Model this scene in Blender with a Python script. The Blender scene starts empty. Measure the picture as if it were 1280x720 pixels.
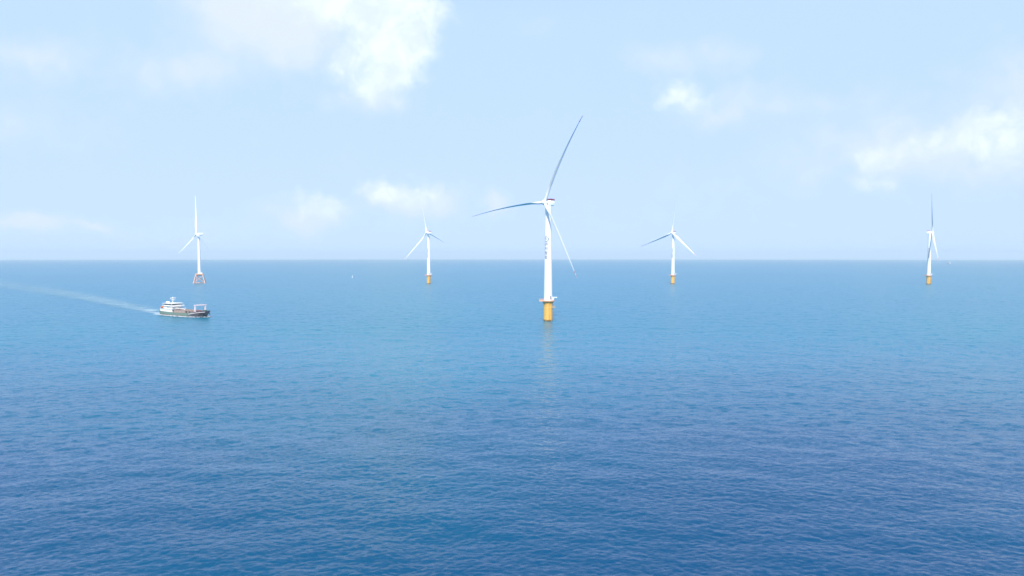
import bpy, math, random
import numpy as np
from mathutils import Vector, Matrix
R_ = math.radians
scene = bpy.context.scene
col = scene.collection

# ------------------------------------------------------------------ camera
CAM_H = 52.0
F_PX = 890.0
cam_d = bpy.data.cameras.new('camera')
cam = bpy.data.objects.new('camera', cam_d)
col.objects.link(cam)
cam_d.sensor_width = 36.0
cam_d.lens = 36.0 * F_PX / 1280.0
cam_d.clip_start = 0.5
cam_d.clip_end = 80000.0
cam.location = (0, 0, CAM_H)
cam.rotation_euler = (R_(90) - math.atan((360 - 320.7) / F_PX), 0, 0)
scene.camera = cam

# ------------------------------------------------------------------ light
SUN_EL, SUN_DIR_XY = 46.0, (-0.09, -1.0)
EXPOSURE = 0.72
SKY_STRENGTH = 0.15
SUN_STRENGTH = 3.8
vs = scene.view_settings
vs.view_transform = 'Standard'
vs.look = 'None'
vs.exposure = EXPOSURE
vs.gamma = 1.0
vs.use_curve_mapping = False
scene.render.engine = 'CYCLES'
cy = scene.cycles
cy.use_denoising = True
cy.max_bounces = 6
cy.volume_bounces = 0
cy.caustics_reflective = False
cy.caustics_refractive = False
cy.sample_clamp_indirect = 4.0

sun_d = bpy.data.lights.new('sun', 'SUN')
sun_d.energy = SUN_STRENGTH
sun_d.angle = R_(3.5)      # sun behind a thin veil: soft shadows
sun_d.color = (1.0, 0.955, 0.89)
sun = bpy.data.objects.new('sun', sun_d)
col.objects.link(sun)
sd = Vector((SUN_DIR_XY[0], SUN_DIR_XY[1], 0)).normalized() * math.cos(R_(SUN_EL))
sd.z = math.sin(R_(SUN_EL))
sun.rotation_euler = sd.to_track_quat('Z', 'Y').to_euler()
sun.location = (-200, -300, 500)


# ---------------------------------------------------------------- node tool
class NT:
    def __init__(self, tree):
        self.t = tree
        for n in list(tree.nodes):
            tree.nodes.remove(n)

    def n(self, typ, **kw):
        nd = self.t.nodes.new(typ)
        for k, v in kw.items():
            setattr(nd, k, v)
        return nd

    def put(self, sock, v):
        if isinstance(v, bpy.types.NodeSocket):
            self.t.links.new(v, sock)
        elif v is not None:
            sock.default_value = v

    def m(self, op, a, b=None, c=None, clamp=False):
        nd = self.n('ShaderNodeMath', operation=op, use_clamp=clamp)
        for i, v in enumerate((a, b, c)):
            if v is not None:
                self.put(nd.inputs[i], v)
        return nd.outputs[0]

    def vm(self, op, a, b=None, scale=None):
        nd = self.n('ShaderNodeVectorMath', operation=op)
        self.put(nd.inputs[0], a)
        if b is not None:
            self.put(nd.inputs[1], b)
        if scale is not None:
            self.put(nd.inputs['Scale'], scale)
        return nd.outputs['Value'] if op in ('LENGTH', 'DOT_PRODUCT') else nd.outputs[0]

    def mixc(self, f, a, b):
        nd = self.n('ShaderNodeMix', data_type='RGBA')
        self.put(nd.inputs[0], f)
        self.put(nd.inputs[6], a)
        self.put(nd.inputs[7], b)
        return nd.outputs[2]

    def smooth(self, v, lo, hi, o0=0.0, o1=1.0):
        nd = self.n('ShaderNodeMapRange', interpolation_type='SMOOTHSTEP')
        self.put(nd.inputs[0], v)
        for i, x in zip((1, 2, 3, 4), (lo, hi, o0, o1)):
            self.put(nd.inputs[i], x)
        return nd.outputs[0]

    def noise(self, vec, scale, detail=2.0, rough=0.5, dist=0.0, color=False, dim='3D'):
        nd = self.n('ShaderNodeTexNoise', noise_dimensions=dim)
        self.put(nd.inputs['Vector'], vec)
        nd.inputs['Scale'].default_value = scale
        nd.inputs['Detail'].default_value = detail
        nd.inputs['Roughness'].default_value = rough
        nd.inputs['Distortion'].default_value = dist
        return nd.outputs['Color'] if color else nd.outputs[0]

    def comb(self, x, y, z):
        nd = self.n('ShaderNodeCombineXYZ')
        for i, v in enumerate((x, y, z)):
            self.put(nd.inputs[i], v)
        return nd.outputs[0]

    def sep(self, v):
        nd = self.n('ShaderNodeSeparateXYZ')
        self.put(nd.inputs[0], v)
        return nd.outputs


def px_dir(u, v):
    """photo pixel -> (azimuth, elevation) used to place clouds in the sky"""
    p = math.atan((360 - 320.7) / F_PX)
    a, b = (u - 640) / F_PX, (360 - v) / F_PX
    x, y, z = a, math.cos(p) + b * math.sin(p), -math.sin(p) + b * math.cos(p)
    return math.atan2(x, y), math.atan2(z, math.hypot(x, y))


# ------------------------------------------------------------------ the sky
world = bpy.data.worlds.new('World')
scene.world = world
world.use_nodes = True
T = NT(world.node_tree)
tc = T.n('ShaderNodeTexCoord')
D = tc.outputs['Generated']
dx, dy, dz = T.sep(D)
sky = T.n('ShaderNodeTexSky', sky_type='NISHITA')
sky.sun_disc = False
sky.sun_elevation = R_(SUN_EL)
sky.sun_rotation = math.atan2(-SUN_DIR_XY[0], SUN_DIR_XY[1])
sky.altitude = 0
sky.air_density = 1.0
sky.dust_density = 0.6
sky.ozone_density = 1.6
T.put(sky.inputs['Vector'], T.vm('NORMALIZE', T.comb(dx, dy, T.m('ADD', 0.14, T.m('MAXIMUM', dz, 0.0)))))
az = T.m('ARCTAN2', dx, dy)
hyp = T.m('SQRT', T.m('ADD', T.m('MULTIPLY', dx, dx), T.m('MULTIPLY', dy, dy)))
el = T.m('ARCTAN2', dz, hyp)
# a warped copy of the sky direction gives billowy, uneven edges
wob = T.vm('SCALE', T.vm('SUBTRACT', T.noise(D, 9.0, 5, 0.6, color=True), (0.5, 0.5, 0.5)), scale=0.11)
wx, wy, _ = T.sep(wob)
azw, elw = T.m('ADD', az, wx), T.m('ADD', el, T.m('MULTIPLY', wy, 0.75))


def blobs(lst, warped=True):
    tot = None
    for (u, v, ru, rv, s) in lst:
        a0, e0 = px_dir(u, v)
        A = T.m('DIVIDE', T.m('SUBTRACT', azw if warped else az, a0), ru / F_PX)
        B = T.m('DIVIDE', T.m('SUBTRACT', elw if warped else el, e0), rv / F_PX)
        q = T.m('ADD', T.m('MULTIPLY', A, A), T.m('MULTIPLY', B, B))
        g = T.m('MULTIPLY', T.m('EXPONENT', T.m('MULTIPLY', q, -1.0)), s)
        tot = g if tot is None else T.m('ADD', tot, g)
    return tot


# dense white cumulus cores
DENSE = [(490, 46, 46, 46, 1.15), (505, 88, 30, 30, 0.8), (470, 12, 60, 20, 0.8), (428, 78, 36, 28, 0.45), (455, 116, 40, 17, 0.45),
         (390, 8, 60, 18, 0.55), (496, 240, 46, 14, 0.8), (856, 120, 40, 20, 0.72), (392, 258, 32, 17, 0.6), (1078, 200, 24, 14, 0.55),
         (1100, 228, 26, 12, 0.5), (1180, 172, 70, 24, 0.5), (1262, 160, 46, 30, 0.55)]
# thin veils
THIN = [(345, 36, 100, 44, 0.8), (232, 92, 64, 24, 0.45), (450, 130, 80, 22, 0.5), (36, 66, 50, 24, 0.5),
        (40, 150, 80, 44, 0.36), (28, 277, 60, 10, 0.5), (130, 284, 18, 6, 0.5), (380, 275, 50, 22, 0.55),
        (505, 248, 70, 18, 0.55), (614, 256, 20, 20, 0.6), (670, 26, 60, 26, 0.36), (868, 72, 70, 22, 0.45),
        (890, 142, 50, 18, 0.5), (930, 110, 60, 14, 0.3), (1150, 185, 140, 46, 0.62), (1270, 85, 50, 40, 0.45),
        (1000, 128, 60, 12, 0.26), (330, 4, 100, 20, 0.5), (160, 300, 200, 26, 0.16), (800, 240, 180, 40, 0.1)]
fb = T.noise(D, 30.0, 10, 0.62, 0.5)
fb2 = T.noise(D, 7.0, 6, 0.55)
fbc = T.m('SUBTRACT', fb, 0.5)
dense = T.smooth(T.m('ADD', blobs(DENSE), T.m('MULTIPLY', fbc, 1.1)), 0.10, 1.0)
thin = T.smooth(T.m('ADD', blobs(THIN), T.m('ADD', T.m('MULTIPLY', T.m('SUBTRACT', fb2, 0.5), 0.9), T.m('MULTIPLY', fbc, 0.5))), 0.06, 0.85)
# the rest of the sky dome, high up and behind the camera, carries broken cloud too
off = T.smooth(T.m('ADD', dz, T.m('MULTIPLY', T.m('SUBTRACT', 0.3, dy), 0.35)), 0.42, 0.6)
gen = T.m('MULTIPLY', T.smooth(T.noise(D, 3.2, 8, 0.6, 0.4), 0.52, 0.78), off)
dense_all = T.m('MAXIMUM', dense, T.m('MULTIPLY', gen, 0.35))
# thin bright veil of sea haze low in the sky, clear blue higher up
veil = T.smooth(T.m('ADD', dz, T.m('MULTIPLY', T.m('SUBTRACT', fb2, 0.5), 0.10)), 0.46, 0.8, 0.9, 0.0)
pale = T.mixc(T.smooth(dz, 0.0, 0.3), (2.52, 3.22, 5.4, 1), (2.42, 3.27, 5.5, 1))
SKYC = T.mixc(veil, sky.outputs[0], T.mixc(T.smooth(dz, 0.30, 0.55), pale, (1.15, 2.1, 3.6, 1)))
CL_THIN = (3.4, 3.75, 4.5, 1)
CL_DENSE = T.mixc(T.smooth(T.noise(D, 22, 6, 0.62, 0.5), 0.36, 0.6), (3.4, 3.9, 4.35, 1), (4.05, 4.45, 4.4, 1))
c1 = T.mixc(T.m('MULTIPLY', thin, 0.85), SKYC, CL_THIN)
c2 = T.mixc(T.m('MULTIPLY', dense_all, 0.95), c1, CL_DENSE)
bg = T.n('ShaderNodeBackground')
T.put(bg.inputs[0], c2)
bg.inputs[1].default_value = SKY_STRENGTH
wo = T.n('ShaderNodeOutputWorld')
T.put(wo.inputs[0], bg.outputs[0])

# ------------------------------------------------------------------ materials
MATS = {}


def paint(name, c, rough=0.45, dirt=0.25, dirt_col=None, scale=0.6, stretch=(1, 1, 0.25), metal=0.0, splash=False):
    """weathered paint: base colour broken up by streaks of grime that run down"""
    m = bpy.data.materials.new(name)
    m.use_nodes = True
    t = NT(m.node_tree)
    o = t.n('ShaderNodeTexCoord').outputs['Object']
    mp = t.n('ShaderNodeMapping')
    t.put(mp.inputs[0], o)
    mp.inputs['Scale'].default_value = stretch
    n1 = t.noise(mp.outputs[0], scale, 6, 0.6)
    n2 = t.noise(o, scale * 6, 3, 0.5)
    dc = dirt_col or tuple(x * 0.62 for x in c)
    f = t.m('MULTIPLY', t.smooth(n1, 0.5, 0.78), dirt)
    cc = t.mixc(f, (*c, 1), (*dc, 1))
    p = t.n('ShaderNodeBsdfPrincipled')
    t.put(p.inputs['Base Color'], cc)
    t.put(p.inputs['Roughness'], t.m('ADD', rough - 0.08, t.m('MULTIPLY', n2, 0.16)))
    p.inputs['Metallic'].default_value = metal
    out = t.n('ShaderNodeOutputMaterial')
    t.put(out.inputs[0], p.outputs[0])
    MATS[name] = m
    if splash:
        z = t.sep(o)[2]
        zz = t.m('ADD', z, t.m('MULTIPLY', t.m('SUBTRACT', t.noise(o, 0.9, 5, 0.6), 0.5), 1.6))
        g1 = t.smooth(zz, 0.7, 1.5, 0.85, 0.0)
        top = t.smooth(zz, 12.6, 14.6, 0.0, 0.35)
        rs = t.n('ShaderNodeMapping')
        t.put(rs.inputs[0], o)
        rs.inputs['Scale'].default_value = (1, 1, 0.1)
        run = t.m('MULTIPLY', t.smooth(t.noise(rs.outputs[0], 1.6, 5, 0.65), 0.55, 0.72), 0.4)
        c3 = t.mixc(run, cc, (0.36, 0.17, 0.05, 1))
        c3 = t.mixc(top, c3, (0.55, 0.28, 0.1, 1))
        t.put(p.inputs['Base Color'], t.mixc(g1, c3, (0.09, 0.06, 0.03, 1)))
    return m


WHITE = paint('turbine_white', (0.80, 0.81, 0.81), 0.4, 0.12)
BLADE = paint('blade_gelcoat', (0.78, 0.77, 0.74), 0.35, 0.1)
RED = paint('signal_red', (0.55, 0.07, 0.06), 0.45, 0.2)
MAROON = paint('maroon_rail', (0.24, 0.05, 0.08), 0.5, 0.2)
YELLOW = paint('marine_yellow', (0.78, 0.46, 0.10), 0.5, 0.45, (0.5, 0.26, 0.06), 0.45, (1, 1, 0.3), splash=True)
ORANGE = paint('platform_orange', (0.68, 0.36, 0.22), 0.55, 0.5, (0.74, 0.6, 0.5))
DARKY = paint('dull_yellow_steel', (0.58, 0.34, 0.09), 0.6, 0.4)  # duller yellow paint of the cable tubes
JACKET = paint('jacket_coat', (0.60, 0.38, 0.31), 0.55, 0.5, (0.40, 0.2, 0.13), 0.5)
GREYM = paint('grey_steel', (0.32, 0.33, 0.34), 0.5, 0.3)
LETTER = paint('lettering_blue_grey', (0.10, 0.13, 0.17), 0.5, 0.1)
SHIPW = paint('ship_white', (0.80, 0.79, 0.76), 0.45, 0.3, (0.5, 0.34, 0.25), 0.5, (1, 1, 0.3))
GLASS = paint('dark_window', (0.02, 0.025, 0.035), 0.12, 0.0)
RUST = paint('hatch_oxide', (0.34, 0.25, 0.21), 0.7, 0.7, (0.5, 0.4, 0.35), 0.4, (1, 1, 1))
DECKG = paint('deck_green', (0.14, 0.2, 0.16), 0.7, 0.5, (0.3, 0.2, 0.14), 0.4, (1, 1, 1))
DARK = paint('black_steel', (0.03, 0.03, 0.035), 0.5, 0.2)
LIFE = paint('lifeboat_orange', (0.5, 0.11, 0.03), 0.45, 0.2)
WINCH = paint('winch_green', (0.04, 0.11, 0.07), 0.5, 0.3)
DRED = paint('oxide_red', (0.26, 0.06, 0.05), 0.6, 0.4)
PINK = paint('faded_pink_paint', (0.74, 0.62, 0.61), 0.55, 0.5, (0.4, 0.2, 0.17), 0.6, (1, 1, 1))
BUOYW = paint('buoy_white', (0.75, 0.77, 0.78), 0.4, 0.1)


def hull_mat():
    """green topsides, black bow, red boot top: bands of paint on the plating"""
    m = bpy.data.materials.new('ship_hull_paint')
    m.use_nodes = True
    t = NT(m.node_tree)
    o = t.n('ShaderNodeTexCoord').outputs['Object']
    x, y, z = t.sep(o)
    n = t.noise(o, 0.5, 6, 0.65)
    mp = t.n('ShaderNodeMapping')
    t.put(mp.inputs[0], o)
    mp.inputs['Scale'].default_value = (1, 1, 0.2)
    st = t.noise(mp.outputs[0], 1.2, 5, 0.6)
    xb = t.m('ADD', x, t.m('ADD', t.m('MULTIPLY', z, -2.0), t.m('MULTIPLY', n, 5.0)))
    bow = t.smooth(xb, 11.0, 22.0)
    c = t.mixc(bow, (0.115, 0.19, 0.15, 1), (0.045, 0.05, 0.075, 1))
    c = t.mixc(t.m('MULTIPLY', t.smooth(st, 0.48, 0.72), 0.55), c, (0.26, 0.2, 0.15, 1))
    boot = t.smooth(t.m('ADD', z, t.m('MULTIPLY', n, 0.3)), 0.95, 1.1, 1.0, 0.0)
    c = t.mixc(boot, c, t.mixc(bow, (0.2, 0.07, 0.06, 1), (0.05, 0.025, 0.04, 1)))
    p = t.n('ShaderNodeBsdfPrincipled')
    t.put(p.inputs['Base Color'], c)
    p.inputs['Roughness'].default_value = 0.45
    out = t.n('ShaderNodeOutputMaterial')
    t.put(out.inputs[0], p.outputs[0])
    return m


HULL = hull_mat()


# ------------------------------------------------------------------ mesh tool
class MB:
    def __init__(self):
        self.v, self.f = [], []

    def add(self, vs_, fs):
        o = len(self.v)
        self.v += [tuple(p) for p in vs_]
        self.f += [tuple(i + o for i in f) for f in fs]
        return self

    def box(self, c, s, rz=0.0, taper=1.0):
        cs, sn = math.cos(rz), math.sin(rz)
        P = []
        for k in (-1, 1):
            q = taper if k > 0 else 1.0
            for i, j in ((-1, -1), (1, -1), (1, 1), (-1, 1)):
                x, y = i * s[0] / 2 * q, j * s[1] / 2 * q
                P.append((c[0] + x * cs - y * sn, c[1] + x * sn + y * cs, c[2] + k * s[2] / 2))
        return self.add(P, [(3, 2, 1, 0), (4, 5, 6, 7), (0, 1, 5, 4), (1, 2, 6, 5), (2, 3, 7, 6), (3, 0, 4, 7)])

    def tube(self, a, b, r0, r1=None, n=10, cap=True):
        r1 = r0 if r1 is None else r1
        a, b = Vector(a), Vector(b)
        z = (b - a).normalized()
        x = z.orthogonal().normalized()
        y = z.cross(x)
        P = []
        for c, r in ((a, r0), (b, r1)):
            for i in range(n):
                t = 2 * math.pi * i / n
                P.append(c + x * (r * math.cos(t)) + y * (r * math.sin(t)))
        F = [(i, (i + 1) % n, n + (i + 1) % n, n + i) for i in range(n)]
        if cap:
            F += [tuple(range(n - 1, -1, -1)), tuple(range(n, 2 * n))]
        return self.add(P, F)

    def lathe(self, prof, n=48, c=(0, 0, 0)):
        """closed profile of (r, z) revolved about z"""
        P, F = [], []
        for r, z in prof:
            for i in range(n):
                t = 2 * math.pi * i / n
                P.append((c[0] + r * math.cos(t), c[1] + r * math.sin(t), c[2] + z))
        for k in range(len(prof) - 1):
            for i in range(n):
                j = (i + 1) % n
                F.append((k * n + i, k * n + j, (k + 1) * n + j, (k + 1) * n + i))
        F.append(tuple(range(n - 1, -1, -1)))
        F.append(tuple((len(prof) - 1) * n + i for i in range(n)))
        return self.add(P, F)

    def loft(self, rings, cap=True, closed=True):
        n = len(rings[0])
        P = [p for r in rings for p in r]
        F = []
        for k in range(len(rings) - 1):
            for i in range(n if closed else n - 1):
                j = (i + 1) % n
                F.append((k * n + i, k * n + j, (k + 1) * n + j, (k + 1) * n + i))
        if cap:
            F.append(tuple(range(n - 1, -1, -1)))
            F.append(tuple((len(rings) - 1) * n + i for i in range(n)))
        return self.add(P, F)

    def mesh(self, name, smooth=True):
        me = bpy.data.meshes.new(name)
        me.from_pydata(self.v, [], self.f)
        me.update()
        import bmesh
        bm = bmesh.new()
        bm.from_mesh(me)
        bmesh.ops.recalc_face_normals(bm, faces=bm.faces)
        bm.to_mesh(me)
        bm.free()
        if smooth:
            me.shade_smooth()
            me.set_sharp_from_angle(angle=R_(38))
        return me


def link(name, me, mat, parent=None, label=None):
    o = bpy.data.objects.new(name, me)
    col.objects.link(o)
    if mat is not None and not me.materials:
        me.materials.append(mat)
    if parent is not None:
        o.parent = parent
    if label:
        o['label'] = label
    return o


def thing(name, label, cat, loc, rz=0.0, group=None):
    o = bpy.data.objects.new(name, None)
    col.objects.link(o)
    o.empty_display_size = 2
    o.location = loc
    o.rotation_euler = (0, 0, rz)
    o['label'] = label
    o['category'] = cat
    if group:
        o['group'] = group
    return o


EARTH = 7.33e6          # earth radius with refraction: the sea falls away to its horizon


def drop(x, y):
    return -(x * x + y * y) / (2 * EARTH)


# ------------------------------------------------------------------ the sea
def tile(L, N, lo, hi, wind, hs, seed, spread=2.0):
    """a periodic patch of random waves with wavelengths lo..hi metres; returns height and choppy shifts"""
    rng = np.random.default_rng(seed)
    k1 = np.fft.fftfreq(N, L / N) * 2 * np.pi
    kx, ky = np.meshgrid(k1, k1, indexing='ij')
    k = np.hypot(kx, ky)
    k[0, 0] = 1
    lam = 2 * np.pi / k
    S = k ** -4.0
    S = S * np.exp(-(lam / hi) ** 4) * np.exp(-(lo / lam) ** 8)
    c = (kx * math.cos(wind) + ky * math.sin(wind)) / k
    S = S * (0.25 + np.abs(c) ** spread)
    S[0, 0] = 0
    a = np.sqrt(S) * (rng.normal(size=(N, N)) + 1j * rng.normal(size=(N, N)))
    h = np.fft.ifft2(a).real
    sc = hs / 4 / h.std()
    sx = np.fft.ifft2(-1j * kx / k * a).real
    sy = np.fft.ifft2(-1j * ky / k * a).real
    return h * sc, sx * sc, sy * sc


def sample(t, x, y, L, rot):
    N = t[0].shape[0]
    c, s = math.cos(rot), math.sin(rot)
    u = ((x * c + y * s) / L * N) % N
    v = ((-x * s + y * c) / L * N) % N
    i, j = np.floor(u).astype(int) % N, np.floor(v).astype(int) % N
    fu, fv = (u - np.floor(u)), (v - np.floor(v))
    i1, j1 = (i + 1) % N, (j + 1) % N
    out = [g[i, j] * (1 - fu) * (1 - fv) + g[i1, j] * fu * (1 - fv) + g[i, j1] * (1 - fu) * fv + g[i1, j1] * fu * fv
           for g in t]
    h, a, b = out
    return h, a * c - b * s, a * s + b * c


def build_sea():
    inv0, inv1, step = 1 / 92.0, 1 / 29500.0, 1.15e-5
    inv = np.arange(inv0, 1 / 900.0, -step)
    inv = np.concatenate([inv, np.linspace(1 / 900.0, inv1, 150)[1:]])
    r = np.concatenate([[6, 25, 45, 62, 76, 86], 1 / inv])
    core = np.linspace(R_(-50), R_(50), 1500)
    rest = np.linspace(R_(50), R_(310), 262)[1:-1]
    th = np.concatenate([core, rest])
    nr, nt = len(r), len(th)
    RR, TT = np.meshgrid(r, th, indexing='ij')
    X, Y = RR * np.sin(TT), RR * np.cos(TT)
    dr = np.gradient(r)[:, None]
    dt = np.where(np.abs(TT) <= R_(50.01), R_(100) / 1500, 10.0)
    cell = np.maximum(np.broadcast_to(dr, RR.shape), RR * dt)
    Z = -(RR ** 2) / (2 * EARTH)
    SX, SY = np.zeros_like(X), np.zeros_like(X)
    fades = []
    bands = [  # tile size, N, shortest, longest wavelength, wind, significant height, rotation, chop
        (311.0, 512, 11.0, 34.0, R_(77), 0.34, R_(11), 0.8),
        (97.0, 512, 3.2, 11.0, R_(119), 0.14, R_(-23), 0.9),
        (37.0, 512, 0.75, 3.4, R_(53), 0.10, R_(37), 0.9)]
    for n, (L, N, lo, hi, wd, hs, rot, ch) in enumerate(bands):
        t = tile(L, N, lo, hi, wd, hs, 11 + n)
        h, a, b = sample(t, X, Y, L, rot)
        q = np.clip((cell * 2.6 / lo - 1.0) / 1.6, 0, 1)
        fade = 1 - q * q * (3 - 2 * q)
        # gusts: the short chop is livelier in some patches than in others
        if n:
            g = 0.95 + 0.12 * np.sin(X / 83.0 + 1.7 * np.sin(Y / 131.0)) * np.sin(Y / 57.0 + np.sin(X / 97.0))
        else:
            g = 1.0
        Z = Z + h * fade * g
        SX += a * fade * ch
        SY += b * fade * ch
        fades.append(fade)
    X, Y = X + SX, Y + SY
    verts = np.stack([X, Y, Z], -1).reshape(-1, 3)
    verts = np.concatenate([verts, [[0, 0, 0]]])
    i, j = np.meshgrid(np.arange(nr - 1), np.arange(nt), indexing='ij')
    j1 = (j + 1) % nt
    quads = np.stack([i * nt + j, (i + 1) * nt + j, (i + 1) * nt + j1, i * nt + j1], -1).reshape(-1, 4)
    cen = len(verts) - 1
    tris = np.stack([np.full(nt, cen), np.arange(nt), (np.arange(nt) + 1) % nt], -1)
    me = bpy.data.meshes.new('sea')
    me.vertices.add(len(verts))
    me.vertices.foreach_set('co', verts.astype(np.float32).ravel())
    loops = np.concatenate([quads.ravel(), tris.ravel()]).astype(np.int32)
    me.loops.add(len(loops))
    me.loops.foreach_set('vertex_index', loops)
    starts = np.concatenate([np.arange(len(quads)) * 4, len(quads) * 4 + np.arange(len(tris)) * 3]).astype(np.int32)
    me.polygons.add(len(starts))
    me.polygons.foreach_set('loop_start', starts)
    me.update(calc_edges=True)
    me.validate()
    for k, fd in enumerate(fades):
        at = me.attributes.new('fade%d' % k, 'FLOAT', 'POINT')
        at.data.foreach_set('value', np.concatenate([fd.ravel(), [0]]).astype(np.float32))
    me.shade_smooth()
    return me


def sea_mat():
    m = bpy.data.materials.new('sea_water')
    m.use_nodes = True
    t = NT(m.node_tree)
    g = t.n('ShaderNodeNewGeometry')
    P = g.outputs['Position']

    def att(nm):
        a = t.n('ShaderNodeAttribute')
        a.attribute_name = nm
        return a.outputs['Fac']
    inv = [t.m('SUBTRACT', 1.0, att('fade%d' % k)) for k in range(3)]
    x, y, z = t.sep(P)
    P2 = t.comb(x, y, 0.0)

    def slopes(scale, detail, amp, rough=0.55, off=(0, 0, 0), st=(1, 1, 1)):
        v = t.vm('MULTIPLY', t.vm('ADD', P2, off), st)
        c = t.vm('SUBTRACT', t.noise(v, scale, detail, rough, color=True, dim='2D'), (0.5, 0.5, 0.5))
        return t.vm('SCALE', c, scale=amp)
    # slopes of the ripples the mesh is too coarse to carry
    s = slopes(1.6, 3.0, 0.36, 0.62, (13, 7, 0), (0.5, 1, 1))
    s = t.vm('ADD', s, slopes(0.42, 2.0, t.m('MULTIPLY', inv[2], 0.50), 0.55, (3, 91, 0), (0.5, 1, 1)))
    s = t.vm('ADD', s, slopes(0.12, 2.0, t.m('MULTIPLY', inv[1], 0.32), 0.55, (41, 5, 0), (0.55, 1, 1)))
    s = t.vm('ADD', s, slopes(0.035, 2.0, t.m('MULTIPLY', inv[0], 0.12), 0.55, (17, 33, 0), (0.5, 1, 1)))
    # wind: rougher and smoother patches
    gust = t.m('ADD', 0.70, t.m('MULTIPLY', t.noise(t.vm('MULTIPLY', P2, (0.4, 1.0, 1.0)), 0.009, 5, 0.6, dim='2D'), 0.60))
    s = t.vm('SCALE', s, scale=gust)
    sx, sy, _ = t.sep(s)
    nrm = t.vm('NORMALIZE', t.vm('ADD', g.outputs['Normal'], t.comb(sx, sy, 0.0)))
    # far water painted brighter, standing in for haze and lens vignette; ragged edges
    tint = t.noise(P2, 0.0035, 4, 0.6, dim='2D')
    far_bright = t.m('ADD', t.m('MULTIPLY', y, 0.0022), t.m('MULTIPLY', t.m('SUBTRACT', t.noise(t.vm('MULTIPLY', P2, (0.6, 1, 1)), 0.008, 5, 0.6, dim='2D'), 0.5), 0.45))
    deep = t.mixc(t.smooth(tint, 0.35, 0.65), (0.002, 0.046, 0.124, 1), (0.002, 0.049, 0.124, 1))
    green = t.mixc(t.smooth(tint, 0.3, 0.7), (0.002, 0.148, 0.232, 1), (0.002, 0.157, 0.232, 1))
    base = t.mixc(t.smooth(far_bright, 0.08, 1.05), deep, green)
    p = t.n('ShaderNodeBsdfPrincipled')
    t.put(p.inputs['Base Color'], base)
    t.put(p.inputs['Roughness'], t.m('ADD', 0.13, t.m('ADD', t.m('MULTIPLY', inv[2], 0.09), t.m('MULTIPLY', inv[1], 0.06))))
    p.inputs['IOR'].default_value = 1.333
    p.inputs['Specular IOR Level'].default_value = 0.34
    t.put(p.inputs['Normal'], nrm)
    out = t.n('ShaderNodeOutputMaterial')
    t.put(out.inputs[0], p.outputs[0])
    return m


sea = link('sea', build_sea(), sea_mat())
sea['kind'] = 'structure'
sea['label'] = 'deep blue open sea with small wind waves'

# ------------------------------------------------------------------ haze
HAZE_DENSITY = 7.5e-5
hz = MB().box((0, 0, 60.0), (62000, 62000, 260.0)).mesh('haze', False)
hm = bpy.data.materials.new('haze_air')
hm.use_nodes = True
t_ = NT(hm.node_tree)
pv = t_.n('ShaderNodeVolumePrincipled')
pv.inputs['Color'].default_value = (0.77, 0.95, 1.0, 1)
pv.inputs['Density'].default_value = HAZE_DENSITY
pv.inputs['Anisotropy'].default_value = 0.0
ho = t_.n('ShaderNodeOutputMaterial')
t_.put(ho.inputs['Volume'], pv.outputs[0])
haze = link('haze', hz, hm)
haze['kind'] = 'stuff'
haze['label'] = 'pale sea haze in the air'

# ------------------------------------------------------------------ turbines
ROTOR_R = 75.0
OVERHANG = 4.5
TILT = R_(5)
CACHE = {}


def cached(key, fn):
    if key not in CACHE:
        CACHE[key] = fn()
    return CACHE[key]


def tower_r(z, z0=17.2, z1=92.5, r0=3.45, r1=2.35):
    q = (z - z0) / (z1 - z0)
    return r0 + (r1 - r0) * q


def tower_mesh(z0, z1, r0, r1):
    prof = [(r0 + 0.12, z0), (r0 + 0.12, z0 + 0.35), (r0, z0 + 0.4)]
    for k in range(1, 25):
        q = k / 24
        z = z0 + 0.4 + (z1 - z0 - 0.4) * q
        r = r0 + (r1 - r0) * q
        prof.append((r, z))
        if k in (8, 16):
            prof += [(r + 0.05, z + 0.03), (r + 0.05, z + 0.22), (r - 0.005, z + 0.25)]
    return MB().lathe(prof, 56).mesh('tower')


STROKES = {
    'ming': [(.06, .15, .06, .9), (.38, .15, .38, .9), (.06, .9, .38, .9), (.06, .52, .38, .52), (.06, .15, .38, .15),
             (.55, .95, .55, .3), (.55, .3, .46, .05), (.55, .95, .94, .95), (.94, .95, .94, .05), (.55, .68, .94, .68), (.55, .42, .94, .42)],
    'yang': [(.1, .95, .1, .02), (.1, .95, .38, .95), (.38, .95, .24, .64), (.24, .64, .4, .38), (.4, .38, .16, .28),
             (.52, .1, .52, .9), (.93, .1, .93, .9), (.52, .9, .93, .9), (.52, .5, .93, .5), (.52, .1, .93, .1)],
    'zhi': [(.2, .99, .08, .82), (.14, .86, .5, .86), (.05, .68, .52, .68), (.3, .86, .27, .66), (.27, .66, .05, .48), (.32, .64, .5, .5),
            (.62, .54, .62, .9), (.94, .54, .94, .9), (.62, .9, .94, .9), (.62, .54, .94, .54),
            (.22, 0, .22, .42), (.78, 0, .78, .42), (.22, .42, .78, .42), (.22, .21, .78, .21), (.22, 0, .78, 0)],
    'neng': [(.26, .99, .1, .74), (.1, .74, .45, .76), (.38, .9, .49, .7), (.12, .6, .12, .0), (.12, .6, .46, .6), (.46, .6, .46, 0),
             (.12, .42, .46, .42), (.12, .24, .46, .24), (.62, .98, .62, .6), (.62, .78, .92, .87), (.62, .6, .95, .6), (.95, .6, .95, .7),
             (.62, .5, .62, .05), (.62, .27, .92, .37), (.62, .05, .95, .05), (.95, .05, .95, .18)]}


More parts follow.
